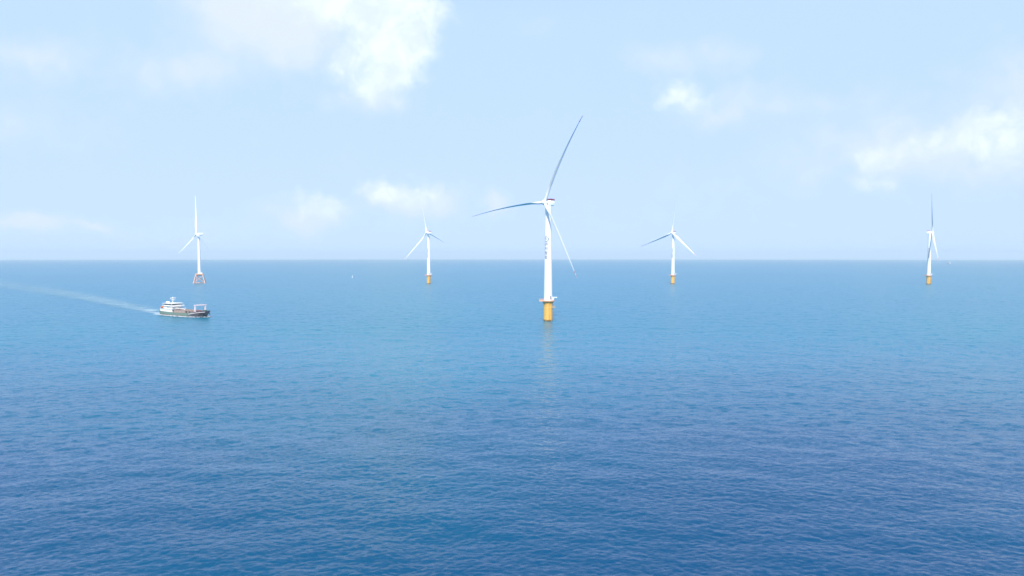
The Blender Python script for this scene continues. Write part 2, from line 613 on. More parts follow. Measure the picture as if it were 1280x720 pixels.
def letter_mesh(kind, z_mid, size, ang):
    """painted strokes wrapped round the tower, 2 cm proud of it"""
    mb = MB()

    def stroke(x0, y0, x1, y1, w):
        L = math.hypot(x1 - x0, y1 - y0) or 1e-6
        ex, ey = (x1 - x0) / L, (y1 - y0) / L
        x0, y0, x1, y1 = x0 - ex * w / 2, y0 - ey * w / 2, x1 + ex * w / 2, y1 + ey * w / 2
        nx, ny = -ey * w / 2, ex * w / 2
        n = max(2, int(L / 0.2))
        P, F = [], []
        for lift in (0.004, 0.03):
            for k in range(n + 1):
                q = k / n
                for s in (-1, 1):
                    x, y = x0 + (x1 - x0) * q + nx * s, y0 + (y1 - y0) * q + ny * s
                    z = z_mid + y
                    r = tower_r(z) + lift
                    a = ang + x / tower_r(z)
                    P.append((r * math.cos(a), r * math.sin(a), z))
        m_ = 2 * (n + 1)
        for k in range(n):
            a, b, c, d = 2 * k, 2 * k + 1, 2 * k + 3, 2 * k + 2
            F += [(m_ + a, m_ + b, m_ + c, m_ + d), (a, d, c, b), (a, b, m_ + b, m_ + a)[::-1] if k == 0 else (b, c, m_ + c, m_ + b)]
            F += [(d, a, m_ + a, m_ + d)]
        mb.add(P, F)
    if kind == 'emblem':
        R = size / 2
        pts = [(R * math.cos(R_(a)), R * math.sin(R_(a))) for a in range(128, -128, -12)]
        for a, b in zip(pts, pts[1:]):
            stroke(a[0], a[1], b[0], b[1], size * 0.17)
        pts = [(-R * 0.62, R * 0.74), (-R * 0.5, R * 0.15), (-R * 0.05, -R * 0.1), (R * 0.28, R * 0.12)]
        for a, b in zip(pts, pts[1:]):
            stroke(a[0], a[1], b[0], b[1], size * 0.15)
    else:
        for (a, b, c, d) in STROKES[kind]:
            stroke((a - .5) * size, (b - .5) * size, (c - .5) * size, (d - .5) * size, size * 0.1)
    return mb.mesh('lettering', False)


def door_mesh(ang):
    mb = MB()
    for q, (w, h, lift) in enumerate(((1.5, 2.7, 0.10), (1.15, 2.3, 0.14))):
        r = tower_r(18.9)
        c = ((r + lift / 2) * math.cos(ang), (r + lift / 2) * math.sin(ang), 19.0)
        mb.box(c, (lift + 0.25, w, h), ang)
    return mb.mesh('door', False)


def pile_mesh():
    prof = [(3.6, -4.0), (3.6, 1.2), (3.75, 1.25), (3.75, 1.6), (3.6, 1.65), (3.6, 5.6), (3.74, 5.65), (3.74, 5.95), (3.6, 6.0),
            (3.6, 9.7), (3.74, 9.75), (3.74, 10.1), (3.6, 10.15), (3.6, 14.2), (3.95, 14.9), (3.95, 16.0)]
    return MB().lathe(prof, 56).mesh('monopile')


PLAT_Z = 16.0


def plat_outline():
    pts = []
    for k in range(16):
        a = 2 * math.pi * (k + .5) / 16
        pts.append((5.3 * math.cos(a), 5.3 * math.sin(a)))
    # laydown area that juts out to the left of the tower
    out = []
    for x, y in pts:
        if x < -4.2:
            x = -7.3
        out.append((x, y))
    return out


def slab(mb, pts, z0, z1):
    n = len(pts)
    P = [(x, y, z0) for x, y in pts] + [(x, y, z1) for x, y in pts]
    F = [tuple(range(n - 1, -1, -1)), tuple(range(n, 2 * n))] + [(i, (i + 1) % n, n + (i + 1) % n, n + i) for i in range(n)]
    return mb.add(P, F)


def plat_mesh():
    mb = slab(MB(), plat_outline(), PLAT_Z, PLAT_Z + 0.45)
    for k in range(8):
        a = 2 * math.pi * k / 8 + .2
        mb.tube((3.85 * math.cos(a), 3.85 * math.sin(a), 14.0), (5.0 * math.cos(a), 5.0 * math.sin(a), PLAT_Z - .003), 0.14, n=6)
    return mb.mesh('platform')


def rail_mesh():
    mb = MB()
    pts = plat_outline()
    n = len(pts)
    for i in range(n):
        a, b = pts[i], pts[(i + 1) % n]
        a, b = (a[0] * .97, a[1] * .97), (b[0] * .97, b[1] * .97)
        for h in (0.6, 1.2):
            mb.tube((*a, PLAT_Z + .45 + h), (*b, PLAT_Z + .45 + h), 0.07, n=6)
        L = math.hypot(b[0] - a[0], b[1] - a[1])
        for k in range(max(1, int(L / 1.4))):
            q = k / max(1, int(L / 1.4))
            x, y = a[0] + (b[0] - a[0]) * q, a[1] + (b[1] - a[1]) * q
            mb.tube((x, y, PLAT_Z + .44), (x, y, PLAT_Z + 1.68), 0.06, n=6)
        mx, my = (a[0] + b[0]) / 2, (a[1] + b[1]) / 2
        mb.box((mx, my, PLAT_Z + .56), (L, .05, .2), math.atan2(b[1] - a[1], b[0] - a[0]))
    return mb.mesh('railing')


def landing_mesh(ang):
    mb = MB()
    c, s = math.cos(ang), math.sin(ang)

    def P(r, t, z):
        return (r * c - t * s, r * s + t * c, z)
    for t in (-0.85, 0.85):
        mb.tube(P(4.8, t, -2.5), P(4.8, t, 10.8), 0.24, n=10)
        for z in (0.6, 5.2, 10.2):
            mb.tube(P(3.4, t * 1.1, z + .4), P(4.8, t, z), 0.17, n=8)
    for t in (-0.3, 0.3):
        mb.tube(P(4.25, t, -1.5), P(4.25, t, 15.9), 0.06, n=6)
    z = -1.2
    while z < 15.8:
        mb.tube(P(4.25, -0.3, z), P(4.25, 0.3, z), 0.035, n=5)
        z += 0.45
    return mb.mesh('boat_landing')


def rest_mesh(ang):
    mb = MB()
    c, s = math.cos(ang), math.sin(ang)
    mb.box((4.7 * c, 4.7 * s, 11.2), (2.4, 3.2, 0.18), ang)
    for t in (-1.5, 0, 1.5):
        x, y = 5.8 * c - t * s, 5.8 * s + t * c
        mb.tube((x, y, 11.28), (x, y, 12.4), 0.06, n=6)
    a, b = (5.8 * c + 1.5 * s, 5.8 * s - 1.5 * c), (5.8 * c - 1.5 * s, 5.8 * s + 1.5 * c)
    for z in (11.85, 12.4):
        mb.tube((*a, z), (*b, z), 0.05, n=6)
    return mb.mesh('rest_platform')


def cable_tube_mesh(ang):
    c, s = math.cos(ang), math.sin(ang)
    mb = MB().tube((3.85 * c, 3.85 * s, -3), (3.85 * c, 3.85 * s, 14.6), 0.22, n=10)
    for z in (2.5, 7.5, 12.2):
        mb.box((3.78 * c, 3.78 * s, z), (.5, .6, .25), ang)
    return mb.mesh('cable_tube')


def davit_mesh():
    mb = MB()
    mb.tube((3.9, -2.2, PLAT_Z + .44), (3.9, -2.2, PLAT_Z + 3.3), 0.26, n=12)
    mb.box((5.0, -2.5, PLAT_Z + 3.3), (4.4, 0.42, 0.5), -0.12)
    mb.tube((3.9, -2.2, PLAT_Z + 1.8), (5.7, -2.45, PLAT_Z + 3.15), 0.12, n=8)
    mb.box((6.7, -2.7, PLAT_Z + 2.9), (.4, .4, .5))
    return mb.mesh('davit_crane')


def cabinet_mesh():
    mb = MB().box((3.9, 1.7, PLAT_Z + 1.35), (1.6, 2.2, 1.8)).box((3.9, 1.7, PLAT_Z + 2.3), (1.75, 2.35, .12))
    return mb.mesh('equipment_cabinet', False)


def rr(yz, bev):
    """rounded rectangle outline in the y-z plane"""
    y0, y1, z0, z1 = yz
    b = bev
    out = []
    for cy_, cz, a0 in ((y1 - b, z1 - b, 0), (y0 + b, z1 - b, 90), (y0 + b, z0 + b, 180), (y1 - b, z0 + b, 270)):
        for k in range(5):
            a = R_(a0 + 22.5 * k)
            out.append((cy_ + b * math.cos(a), cz + b * math.sin(a)))
    return out


def nacelle_mesh(big):
    # x runs from the hub backwards as -x; the tower axis is x = 0
    mb = MB()
    h, w, back = (2.2, 2.2, -5.0) if big else (2.5, 2.3, -7.6)
    st = [(2.3, .72), (2.0, .86), (1.2, .96), (-.5, 1.0), (back + 1.2, 1.0), (back + .25, .94), (back, .82)]
    mb.loft([[(x, y * s, z * s + .25) for y, z in rr((-w, w, -h, h), .75)] for x, s in st])
    mb.tube((0, 0, -4.6), (0, 0, -1.9), 2.38, 2.42, n=40)
    return mb.mesh('nacelle')


def hoist_mesh(back):
    mb = MB()
    zt = 2.42
    mb.box((back + 2.1, 0, zt + .12), (4.6, 4.3, .18))
    for x in (back - .15, back + 1.4, back + 2.9, back + 4.35):
        for y in (-2.1, 2.1):
            mb.tube((x, y, zt + .1), (x, y, zt + 1.5), .08, n=6)
    for y in (-2.1, 2.1):
        mb.box((back + 2.1, y, zt + .9), (4.5, .06, .75))
    mb.box((back - .15, 0, zt + .9), (.06, 4.2, .75))
    mb.box((back + 4.38, 0, zt + .9), (.06, 4.2, .75))
    return mb.mesh('hoist_platform', False)


def cooler_mesh(back):
    mb = MB().box((back - .45, 0, 1.7), (.8, 3.6, 2.6))
    for y in (-1.2, 0, 1.2):
        mb.box((back - .87, y, 1.7), (.06, .9, 2.2))
    mb.tube((back + .6, 1.4, 2.6), (back + .6, 1.4, 5.2), .06, n=6)
    mb.tube((back + .6, -1.4, 2.6), (back + .6, -1.4, 4.7), .06, n=6)
    return mb.mesh('cooler', False)


def hub_mesh():
    prof = [(1.75, -2.2), (2.0, -1.9), (2.1, -.4), (2.05, .7), (1.75, 1.7), (1.2, 2.4), (.55, 2.75), (.06, 2.85)]
    mb = MB().lathe(prof, 40)
    mb.v = [(z, x, y) for x, y, z in mb.v]
    return mb.mesh('hub')


def blade_shape(r):
    q = r / ROTOR_R
    if q < .05:
        c, k = 2.7, 1.0
    elif q < .22:
        s = (q - .05) / .17
        s = s * s * (3 - 2 * s)
        c, k = 2.7 + .8 * s, 1.0 + (.34 - 1.0) * s
    else:
        s = (q - .22) / .78
        c = 3.1 * (1 - s) ** 1.15 + .48
        c = min(c, 4.0)
        k = .34 - .11 * min(1, s * 1.3)
    return c, k


def blade_parts(theta, cone, s, bow, pitch, r0=1.3, r1=ROTOR_R, n=46, grow=0.0, chord=1.0):
    """one blade in the rotor frame: x = wind axis, y = right, z = up"""
    d = Vector((0, math.sin(theta), math.cos(theta)))
    ta = Vector((0, math.cos(theta), -math.sin(theta)))
    ax = Vector((1, 0, 0))
    rings = []
    rs = [r0 + (r1 - r0) * (1 - math.cos(math.pi / 2 * k / n)) ** .8 for k in range(n + 1)] if r1 >= ROTOR_R and r0 < 5 else \
         [r0 + (r1 - r0) * k / 6 for k in range(7)]

    def axis(r):
        q = r / ROTOR_R
        return d * r + ta * (s * q + bow * (q * q - q)) + ax * cone * (.4 * q + .6 * q * q)
    for r in rs:
        q = r / ROTOR_R
        c, k = blade_shape(r)
        c *= chord
        tw = pitch + math.copysign(R_(13), pitch) * (1 - min(1, q * 1.15)) ** 2
        le = ax * math.sin(tw) + ta * math.cos(tw)        # towards the leading edge
        nn = ax * math.cos(tw) - ta * math.sin(tw)
        ctr = axis(r)
        ring = []
        for i in range(18):
            a = 2 * math.pi * i / 18
            u, w = math.cos(a), math.sin(a)
            # blend a circle into an airfoil: thin tail, round nose
            fo = max(0.0, min(1.0, (1 - k) / .6))
            th_ = w * k * (1 - fo * (.5 - .5 * u) * .75)
            ring.append(ctr + le * ((u / 2 - .18 * fo) * c + grow * u) + nn * (th_ / 2 * c + grow * w))
        rings.append(ring)
    # rounded tip
    if r1 >= ROTOR_R:
        last = rings[-1]
        cc = sum(last, Vector()) / len(last)
        rings.append([cc + (p - cc) * .35 + d * .35 for p in last])
    return MB().loft(rings)


def rotor_matrix(phi):
    n = Vector((math.cos(phi) * math.cos(TILT), math.sin(phi) * math.cos(TILT), math.sin(TILT)))
    t = Vector((0, 0, 1)).cross(n).normalized()
    u = n.cross(t)
    return Matrix(((n.x, t.x, u.x), (n.y, t.y, u.y), (n.z, t.z, u.z)))


def turbine(label, x, y, phi_deg, th0, cone, hub_h, sweeps, bows, jacket=False, text_ang=-128.0, pitch=R_(84), bands=True, chord=1.0):
    phi = R_(phi_deg)
    root = thing('wind_turbine', label, 'wind turbine', (x, y, drop(x, y)), 0, 'wind turbines of the offshore wind farm')
    M3 = rotor_matrix(phi)
    big = not jacket
    zt = 92.5
    if jacket:
        link('tower', cached('tower_slim', lambda: tower_mesh(18.6, 92.5, 2.9, 1.95)), WHITE, root)
        jacket_parts(root)
    else:
        tw = link('tower', cached('tower', lambda: tower_mesh(17.2 - .75, 92.5, 3.46, 2.35)), WHITE, root)
        A = R_(text_ang)
        link('emblem', cached(('emblem', text_ang), lambda: letter_mesh('emblem', 66.0, 3.7, A)), LETTER, tw)
        for k, z in (('ming', 61.9), ('yang', 58.4), ('zhi', 54.9), ('neng', 51.4)):
            link('character', cached((k, text_ang), lambda: letter_mesh(k, z, 2.9, A)), LETTER, tw)
        link('door', cached('door', lambda: door_mesh(R_(-60))), GREYM, tw)
        link('monopile', cached('pile', pile_mesh), YELLOW, root)
        pl = link('platform', cached('plat', plat_mesh), ORANGE, root)
        link('railing', cached('rail', rail_mesh), ORANGE, pl)
        link('davit_crane', cached('davit', davit_mesh), WHITE, pl)
        link('equipment_cabinet', cached('cab', cabinet_mesh), WHITE, pl)
        link('boat_landing', cached('land', lambda: landing_mesh(R_(-78))), YELLOW, root)
        link('rest_platform', cached('rest', lambda: rest_mesh(R_(-22))), YELLOW, root)
        link('cable_tube', cached('cable', lambda: cable_tube_mesh(R_(-118))), DARKY, root)
        link('cable_tube', cached('cable2', lambda: cable_tube_mesh(R_(-48))), DARKY, root)
    # head: hub_h is the height of the hub centre, which stands OVERHANG in front of the tower
    top = Vector((0, 0, hub_h))
    zoff = hub_h - 97.0
    rot = M3.to_euler()
    nac = link('nacelle', cached(('nac', big), lambda: nacelle_mesh(big)), WHITE, root)
    nac.location = top
    nac.rotation_euler = (0, 0, phi)
    back = -5.0 if big else -7.6
    if big:
        link('hoist_platform', cached('hoist', lambda: hoist_mesh(back)), MAROON, nac)
    link('cooler', cached(('cool', big), lambda: cooler_mesh(back)), WHITE, nac)
    hubp = top + M3.col[0] * OVERHANG
    hb = link('hub', cached('hub', hub_mesh), WHITE, root)
    hb.location = hubp
    hb.rotation_euler = rot
    for k in range(3):
        th = R_(th0) + k * 2 * math.pi / 3
        pit = pitch[k] if isinstance(pitch, (list, tuple)) else pitch
        b = link('blade', blade_parts(th, cone, sweeps[k], bows[k], pit, chord=chord).mesh('blade'), BLADE, root)
        b.location = hubp
        b.rotation_euler = rot
        if bands:
            for r0, r1 in ((69.5, 71.4), (73.3, 74.6)):
                link('tip_band', blade_parts(th, cone, sweeps[k], bows[k], pit, r0, r1, grow=.02, chord=chord).mesh('tip_band'), RED, b)
    return root


def jacket_parts(root):
    H0, top_hw, bot_hw = 17.0, 6.0, 10.4
    hw = lambda z: bot_hw + (top_hw - bot_hw) * (z / H0)
    RZ = R_(20)

    def P(ix, iy, z):
        a, b = ix * hw(z), iy * hw(z)
        return (a * math.cos(RZ) - b * math.sin(RZ), a * math.sin(RZ) + b * math.cos(RZ), z)
    cor = [(-1, -1), (1, -1), (1, 1), (-1, 1)]
    for c in cor:
        link('jacket_leg', MB().tube(P(*c, -4), P(*c, H0), 1.0, n=14).mesh('jacket_leg'), JACKET, root)
    for i in range(4):
        a, b = cor[i], cor[(i + 1) % 4]
        mb = MB()
        mb.tube(P(*a, 1.5), P(*b, 14.5), .45, n=10)
        mb.tube(P(*b, 1.5), P(*a, 14.5), .45, n=10)
        mb.tube(P(*a, 1.0), P(*b, 1.0), .4, n=10)
        link('cross_brace', mb.mesh('cross_brace'), JACKET, root)
    dk = MB().box((0, 0, 17.6), (14.5, 14.5, 1.2), RZ)
    dk.box((0, 0, 16.0), (9.5, 9.5, 1.9), RZ)
    deck = link('platform', dk.mesh('platform', False), ORANGE, root)
    mb = MB()
    for i in range(4):
        a, b = cor[i], cor[(i + 1) % 4]
        f = 7.0
        pa = (a[0] * f * math.cos(RZ) - a[1] * f * math.sin(RZ), a[0] * f * math.sin(RZ) + a[1] * f * math.cos(RZ))
        pb = (b[0] * f * math.cos(RZ) - b[1] * f * math.sin(RZ), b[0] * f * math.sin(RZ) + b[1] * f * math.cos(RZ))
        for h in (18.8, 19.4):
            mb.tube((*pa, h), (*pb, h), .08, n=6)
        for k in range(8):
            q = k / 8
            mb.tube((pa[0] + (pb[0] - pa[0]) * q, pa[1] + (pb[1] - pa[1]) * q, 18.19), (pa[0] + (pb[0] - pa[0]) * q, pa[1] + (pb[1] - pa[1]) * q, 19.45), .07, n=6)
    link('railing', mb.mesh('railing'), JACKET, deck)
    link('equipment_cabinet', MB().box((5.0, -2.5, 19.6), (3.2, 3.6, 2.8), RZ).box((5.0, -2.5, 21.06), (3.4, 3.8, .12), RZ).mesh('equipment_cabinet', False), WHITE, deck)
    lm = MB()
    for q in (-.5, .5):
        lm.tube((-2 + q, -hw(0) - 1.2, -2), (-2 + q, -hw(12) - .6, 16.8), .2, n=8)
    link('boat_landing', lm.mesh('boat_landing'), JACKET, root)


turbine('large white wind turbine on yellow foundation standing closest to the camera', 29.2, 575.2, -135.8, 30.6, 10.19, 94.8,
        (6.2, -11.9, -10.3), (14.0, -3.0, -9.0), text_ang=-128, pitch=(R_(-74), R_(-18), R_(-98)), chord=.86)
turbine('white wind turbine on pale steel lattice jacket behind the cargo ship', -610.4, 1390.2, -129.8, -4.5, 2.3, 95.3,
        (-4.0, 4.3, 5.2), (0, 0, 0), jacket=True, bands=False, pitch=(R_(-32), R_(-36), R_(-5)), chord=1.05)
turbine('far wind turbine whose raised blade crosses the small white cloud left of the large turbine', -160.2, 1369.6, -137.0, -13.6, 11.0, 97.5,
        (0.5, 0.7, -1.9), (1, 1, -3), text_ang=-130, pitch=(R_(45), R_(-45), R_(-5)), chord=1.15)
turbine('far wind turbine just right of the large turbine, two blades spread low', 308.6, 1365.6, -139.7, 8.1, 3.2, 96.9,
        (0.1, -2.4, 2.6), (2, 0, 0), text_ang=-130, pitch=(R_(43), R_(20), R_(50)), chord=1.15)
turbine('far wind turbine seen edge on beside the small boat near the right edge', 789.9, 1349.6, -26.0, -14.0, 2.0, 97.3,
        (-1.0, 0.0, 0.0), (0, 0, 0), text_ang=-128, pitch=(R_(-18), R_(-30), R_(46)), chord=1.25)


# ------------------------------------------------------------------ cargo ship
def ship():
    stern, bow = Vector((-317.7, 645.3)), Vector((-258.5, 605.4))
    d = (bow - stern).normalized()
    mid = (stern + bow) / 2
    rz = math.atan2(d.y, d.x)
    root = thing('cargo_ship', 'green hulled cargo ship with white aft bridge steaming right ahead of its wake', 'ship',
                 (mid.x, mid.y, drop(mid.x, mid.y) - 0.1), rz)
    root.scale = (.9, .9, .9)
    # station: x, half beam at deck, half beam at waterline, half beam at keel, deck height, x shift at the waterline
    ST = [(-35.0, 5.6, 5.0, 3.0, 3.7, 1.0), (-33.5, 6.6, 6.1, 4.5, 3.6, .5), (-28, 7.1, 7.0, 6.5, 3.4, 0), (-12, 7.2, 7.2, 6.9, 3.0, 0),
          (8, 7.2, 7.2, 6.9, 3.0, 0), (18, 7.2, 7.0, 6.4, 3.2, 0), (24, 7.1, 6.2, 4.8, 4.0, -.4), (29, 6.6, 4.6, 2.9, 4.7, -1.2),
          (33, 5.6, 2.7, 1.4, 5.2, -2.3), (36, 4.1, .9, .4, 5.5, -3.8), (37.2, 2.4, .12, .1, 5.6, -4.6)]
    rings = []
    for x, bd, bw, bk, dz_, sh in ST:
        xw = x + sh
        xk = x + sh * 1.15
        xm = x + sh * .5
        bm_ = bd * .62 + bw * .38
        side = [(xk, bk, -2.2), (xw, bw, 0.0), (xm, bm_, dz_ * .52), (x, bd, dz_)]
        ring = [(px_, -b, z) for px_, b, z in side] + [(px_, b, z) for px_, b, z in reversed(side)]
        rings.append(ring)
    # loft wants closed rings: the last-to-first edge is the flat bottom, the middle edge is the deck
    hull = link('hull', MB().loft(rings).mesh('hull'), HULL, root)
    # bulwark: thin plate round the deck edge
    mb = MB()
    for s in (-1, 1):
        for a, b in zip(ST, ST[1:]):
            h0 = .55 if a[0] < 18 else 1.0
            h1 = .55 if b[0] < 18 else 1.0
            P = []
            for (st, h) in ((a, h0), (b, h1)):
                for off in (0.02, -.14):
                    for z in (-.05, h):
                        P.append((st[0], s * (st[1] + off - (.0)), st[4] + z))
            mb.add(P, [(0, 1, 5, 4), (2, 6, 7, 3), (1, 3, 7, 5), (0, 4, 6, 2)])
    mb.box((37.2, 0, 6.05), (.16, 4.8, 1.1))
    link('bulwark', mb.mesh('bulwark', False), HULL, hull)
    [link('rub_rail', stripe(ST, s_), PINK, hull) for s_ in (-1, 1)]
    for s in (-1, 1):
        an = MB().box((33.6, s * 4.9, 3.3), (.5, .35, 1.4), s * .35).box((33.6, s * 5.0, 2.7), (1.5, .35, .4), s * .35)
        link('anchor', an.mesh('anchor', False), DARK, hull)
    dmb = MB()
    for a, b in zip(ST[1:], ST[2:-1]):
        P = [(a[0], -a[1] + .2, a[4] + .012), (b[0], -b[1] + .2, b[4] + .012), (b[0], b[1] - .2, b[4] + .012), (a[0], a[1] - .2, a[4] + .012)]
        Q = [(x, y, z - .25) for x, y, z in P]
        dmb.add(P + Q, [(0, 1, 2, 3), (7, 6, 5, 4), (0, 4, 5, 1), (2, 6, 7, 3)])
    link('deck', dmb.mesh('deck', False), DECKG, root)
    # holds: coaming with hatch covers, black plates stand in for the shade inside openings
    hold = MB().box((6.2, 0, 4.3), (30, 11.6, 2.7))
    hatch = link('hatch_coaming', hold.mesh('hatch_coaming', False), RUST, root)
    for k in range(6):
        cv = MB().box((-6.3 + 5.0 * k, 0, 5.82), (4.8, 12.0, .34))
        for q in (-1.2, 0, 1.2):
            cv.box((-6.3 + 5.0 * k + q, 0, 6.03), (.18, 11.8, .1))
        link('hatch_cover', cv.mesh('hatch_cover', False), RUST, hatch)
    for s in (-1, 1):
        for x in (12.2, 17.6):
            link('opening', MB().box((x, s * 5.83, 4.6), (2.9, .1, 1.3)).box((x, s * 5.85, 4.6 + .7), (3.2, .12, .14)).mesh('opening', False), DARK, hatch)
    # accommodation block aft
    acc = link('superstructure', MB().box((-22.5, 0, 4.9), (20.5, 12.4, 3.2)).box((-22.0, 0, 7.75), (16.5, 11.4, 2.56)).mesh('superstructure', False), SHIPW, root)
    dk = MB()
    dk.box((-20.6, 0, 6.56), (23.6, 13.4, .16)).box((-19.5, 0, 9.08), (19.6, 12.8, .16))
    link('boat_deck', dk.mesh('boat_deck', False), SHIPW, acc)
    br = link('bridge', MB().box((-21.0, 0, 10.4), (13.5, 10.4, 2.5)).box((-20.6, 0, 11.76), (15.0, 14.2, .22)).box((-18.2, 0, 9.7), (4.6, 14.0, 1.06)).mesh('bridge', False), SHIPW, acc)
    w = MB().box((-14.23, 0, 10.75), (.1, 9.4, .95))
    for s in (-1, 1):
        w.box((-20.6, s * 5.22, 10.75), (11.8, .1, .85))
    link('window_band', w.mesh('window_band', False), GLASS, br)
    for s in (-1, 1):
        for k in range(6):
            link('window', MB().box((-28 + 2.5 * k, s * 5.72, 7.9), (.9, .08, .8)).mesh('window', False), GLASS, acc)
        for k in range(7):
            link('porthole', MB().tube((-31 + 2.8 * k, s * 6.15, 5.2), (-31 + 2.8 * k, s * 6.26, 5.2), .28, n=12).mesh('porthole'), GLASS, acc)
        lb = MB()
        lb.loft([[(x, s * 6.4 + yy * q, 7.75 + zz * q) for yy, zz in [(.95 * math.cos(R_(a)), 1.0 * math.sin(R_(a))) for a in range(0, 360, 30)]]
                 for x, q in ((-31.0, .25), (-30.2, .8), (-28.8, 1), (-27.4, .85), (-26.6, .3))])
        link('lifeboat', lb.mesh('lifeboat'), LIFE, acc)
    fn = MB().loft([[(x + dx_, y, z) for x, y in rrxy(2.6, 3.4, .7)] for z, dx_ in ((9.1, -29), (13.2, -29.5))])
    link('funnel', fn.mesh('funnel'), SHIPW, acc)
    ms = MB().tube((-20.5, 0, 11.8), (-20.5, 0, 17.9), .62, .4, n=10)
    ms.tube((-20.5, -2.9, 16.1), (-20.5, 2.9, 16.1), .26, n=8).box((-19.9, 0, 15.0), (1.8, 3.6, .3)).box((-19.9, 0, 16.95), (.6, 5.4, .6))
    link('mast', ms.mesh('mast'), SHIPW, root)
    # rails round the upper decks
    rl = MB()
    for (x0, x1, hy, z) in ((-32, -9.2, 6.6, 6.64), (-29, -10.0, 6.3, 9.16)):
        for s in (-1, 1):
            for h in (.55, 1.05):
                rl.tube((x0, s * hy, z + h), (x1, s * hy, z + h), .05, n=5)
            k = x0
            while k <= x1:
                rl.tube((k, s * hy, z - .02), (k, s * hy, z + 1.05), .045, n=5)
                k += 1.5
    link('railing', rl.mesh('railing'), SHIPW, acc)
    # derrick boom stowed on the hatch
    bo = MB().tube((-11.5, -2.5, 7.4), (4.5, -2.5, 6.75), .3, .2, n=10).box((4.2, -2.5, 6.45), (.5, .8, .6)).box((-11.4, -2.5, 5.2), (.9, .9, 4.6))
    link('derrick_boom', bo.mesh('derrick_boom'), SHIPW, root)
    # gantry over the fore deck
    ga = MB()
    for s in (-1, 1):
        ga.box((26.0, s * 5.2, 7.5), (1.2, 1.1, 7.2))
        ga.tube((22.2, s * 5.2, 4.0), (25.6, s * 5.2, 9.8), .28, n=8)
    ga.box((26.0, 0, 11.5), (1.4, 12.4, 1.0))
    for y in (-3, 0, 3):
        ga.box((26.0, y, 12.1), (.8, .5, .4))
    link('gantry', ga.mesh('gantry', False), PINK, root)
    wi = MB().tube((29.2, 1.0, 5.7), (29.2, 4.6, 5.7), 1.1, n=20).box((29.2, .8, 5.3), (1.8, .3, 2.0)).box((29.2, 4.8, 5.3), (1.8, .3, 2.0))
    link('winch', wi.mesh('winch'), WINCH, root)
    ra = MB().box((25.2, -1.2, 5.2), (2.4, 4.0, 2.4)).tube((23.0, -3.2, 6.6), (27.6, -3.2, 4.6), .55, n=12)
    link('anchor_windlass', ra.mesh('anchor_windlass'), DRED, root)
    for x in (-33.4, 31.5, 33.5):
        for s in (-1, 1):
            z = 3.62 if x < 0 else 5.0
            bl = MB().tube((x, s * 3.6, z - .1), (x, s * 3.6, z + .9), .3, n=12).tube((x + .9, s * 3.6, z - .1), (x + .9, s * 3.6, z + .9), .3, n=12)
            link('bollard', bl.mesh('bollard'), DARK, hull)
    return mid, d


def rrxy(w, l, b):
    out = []
    for cx, cy_, a0 in ((l / 2 - b, w / 2 - b, 0), (-l / 2 + b, w / 2 - b, 90), (-l / 2 + b, -w / 2 + b, 180), (l / 2 - b, -w / 2 + b, 270)):
        for k in range(5):
            a = R_(a0 + 22.5 * k)
            out.append((cx + b * math.cos(a), cy_ + b * math.sin(a)))
    return out


def stripe(ST, s):
    mb = MB()
    if True:
        for a, b in zip(ST[5:], ST[6:]):
            P = []
            for st in (a, b):
                for off in (-.1, .12):
                    for z in (-.45, -.02):
                        P.append((st[0] - .05, s * (st[1] + off), st[4] + z))
            mb.add(P, [(0, 1, 3, 2), (4, 6, 7, 5), (0, 4, 5, 1), (2, 3, 7, 6), (1, 5, 7, 3), (0, 2, 6, 4)])
    return mb.mesh('rub_rail', False)


ship_mid, ship_dir = ship()


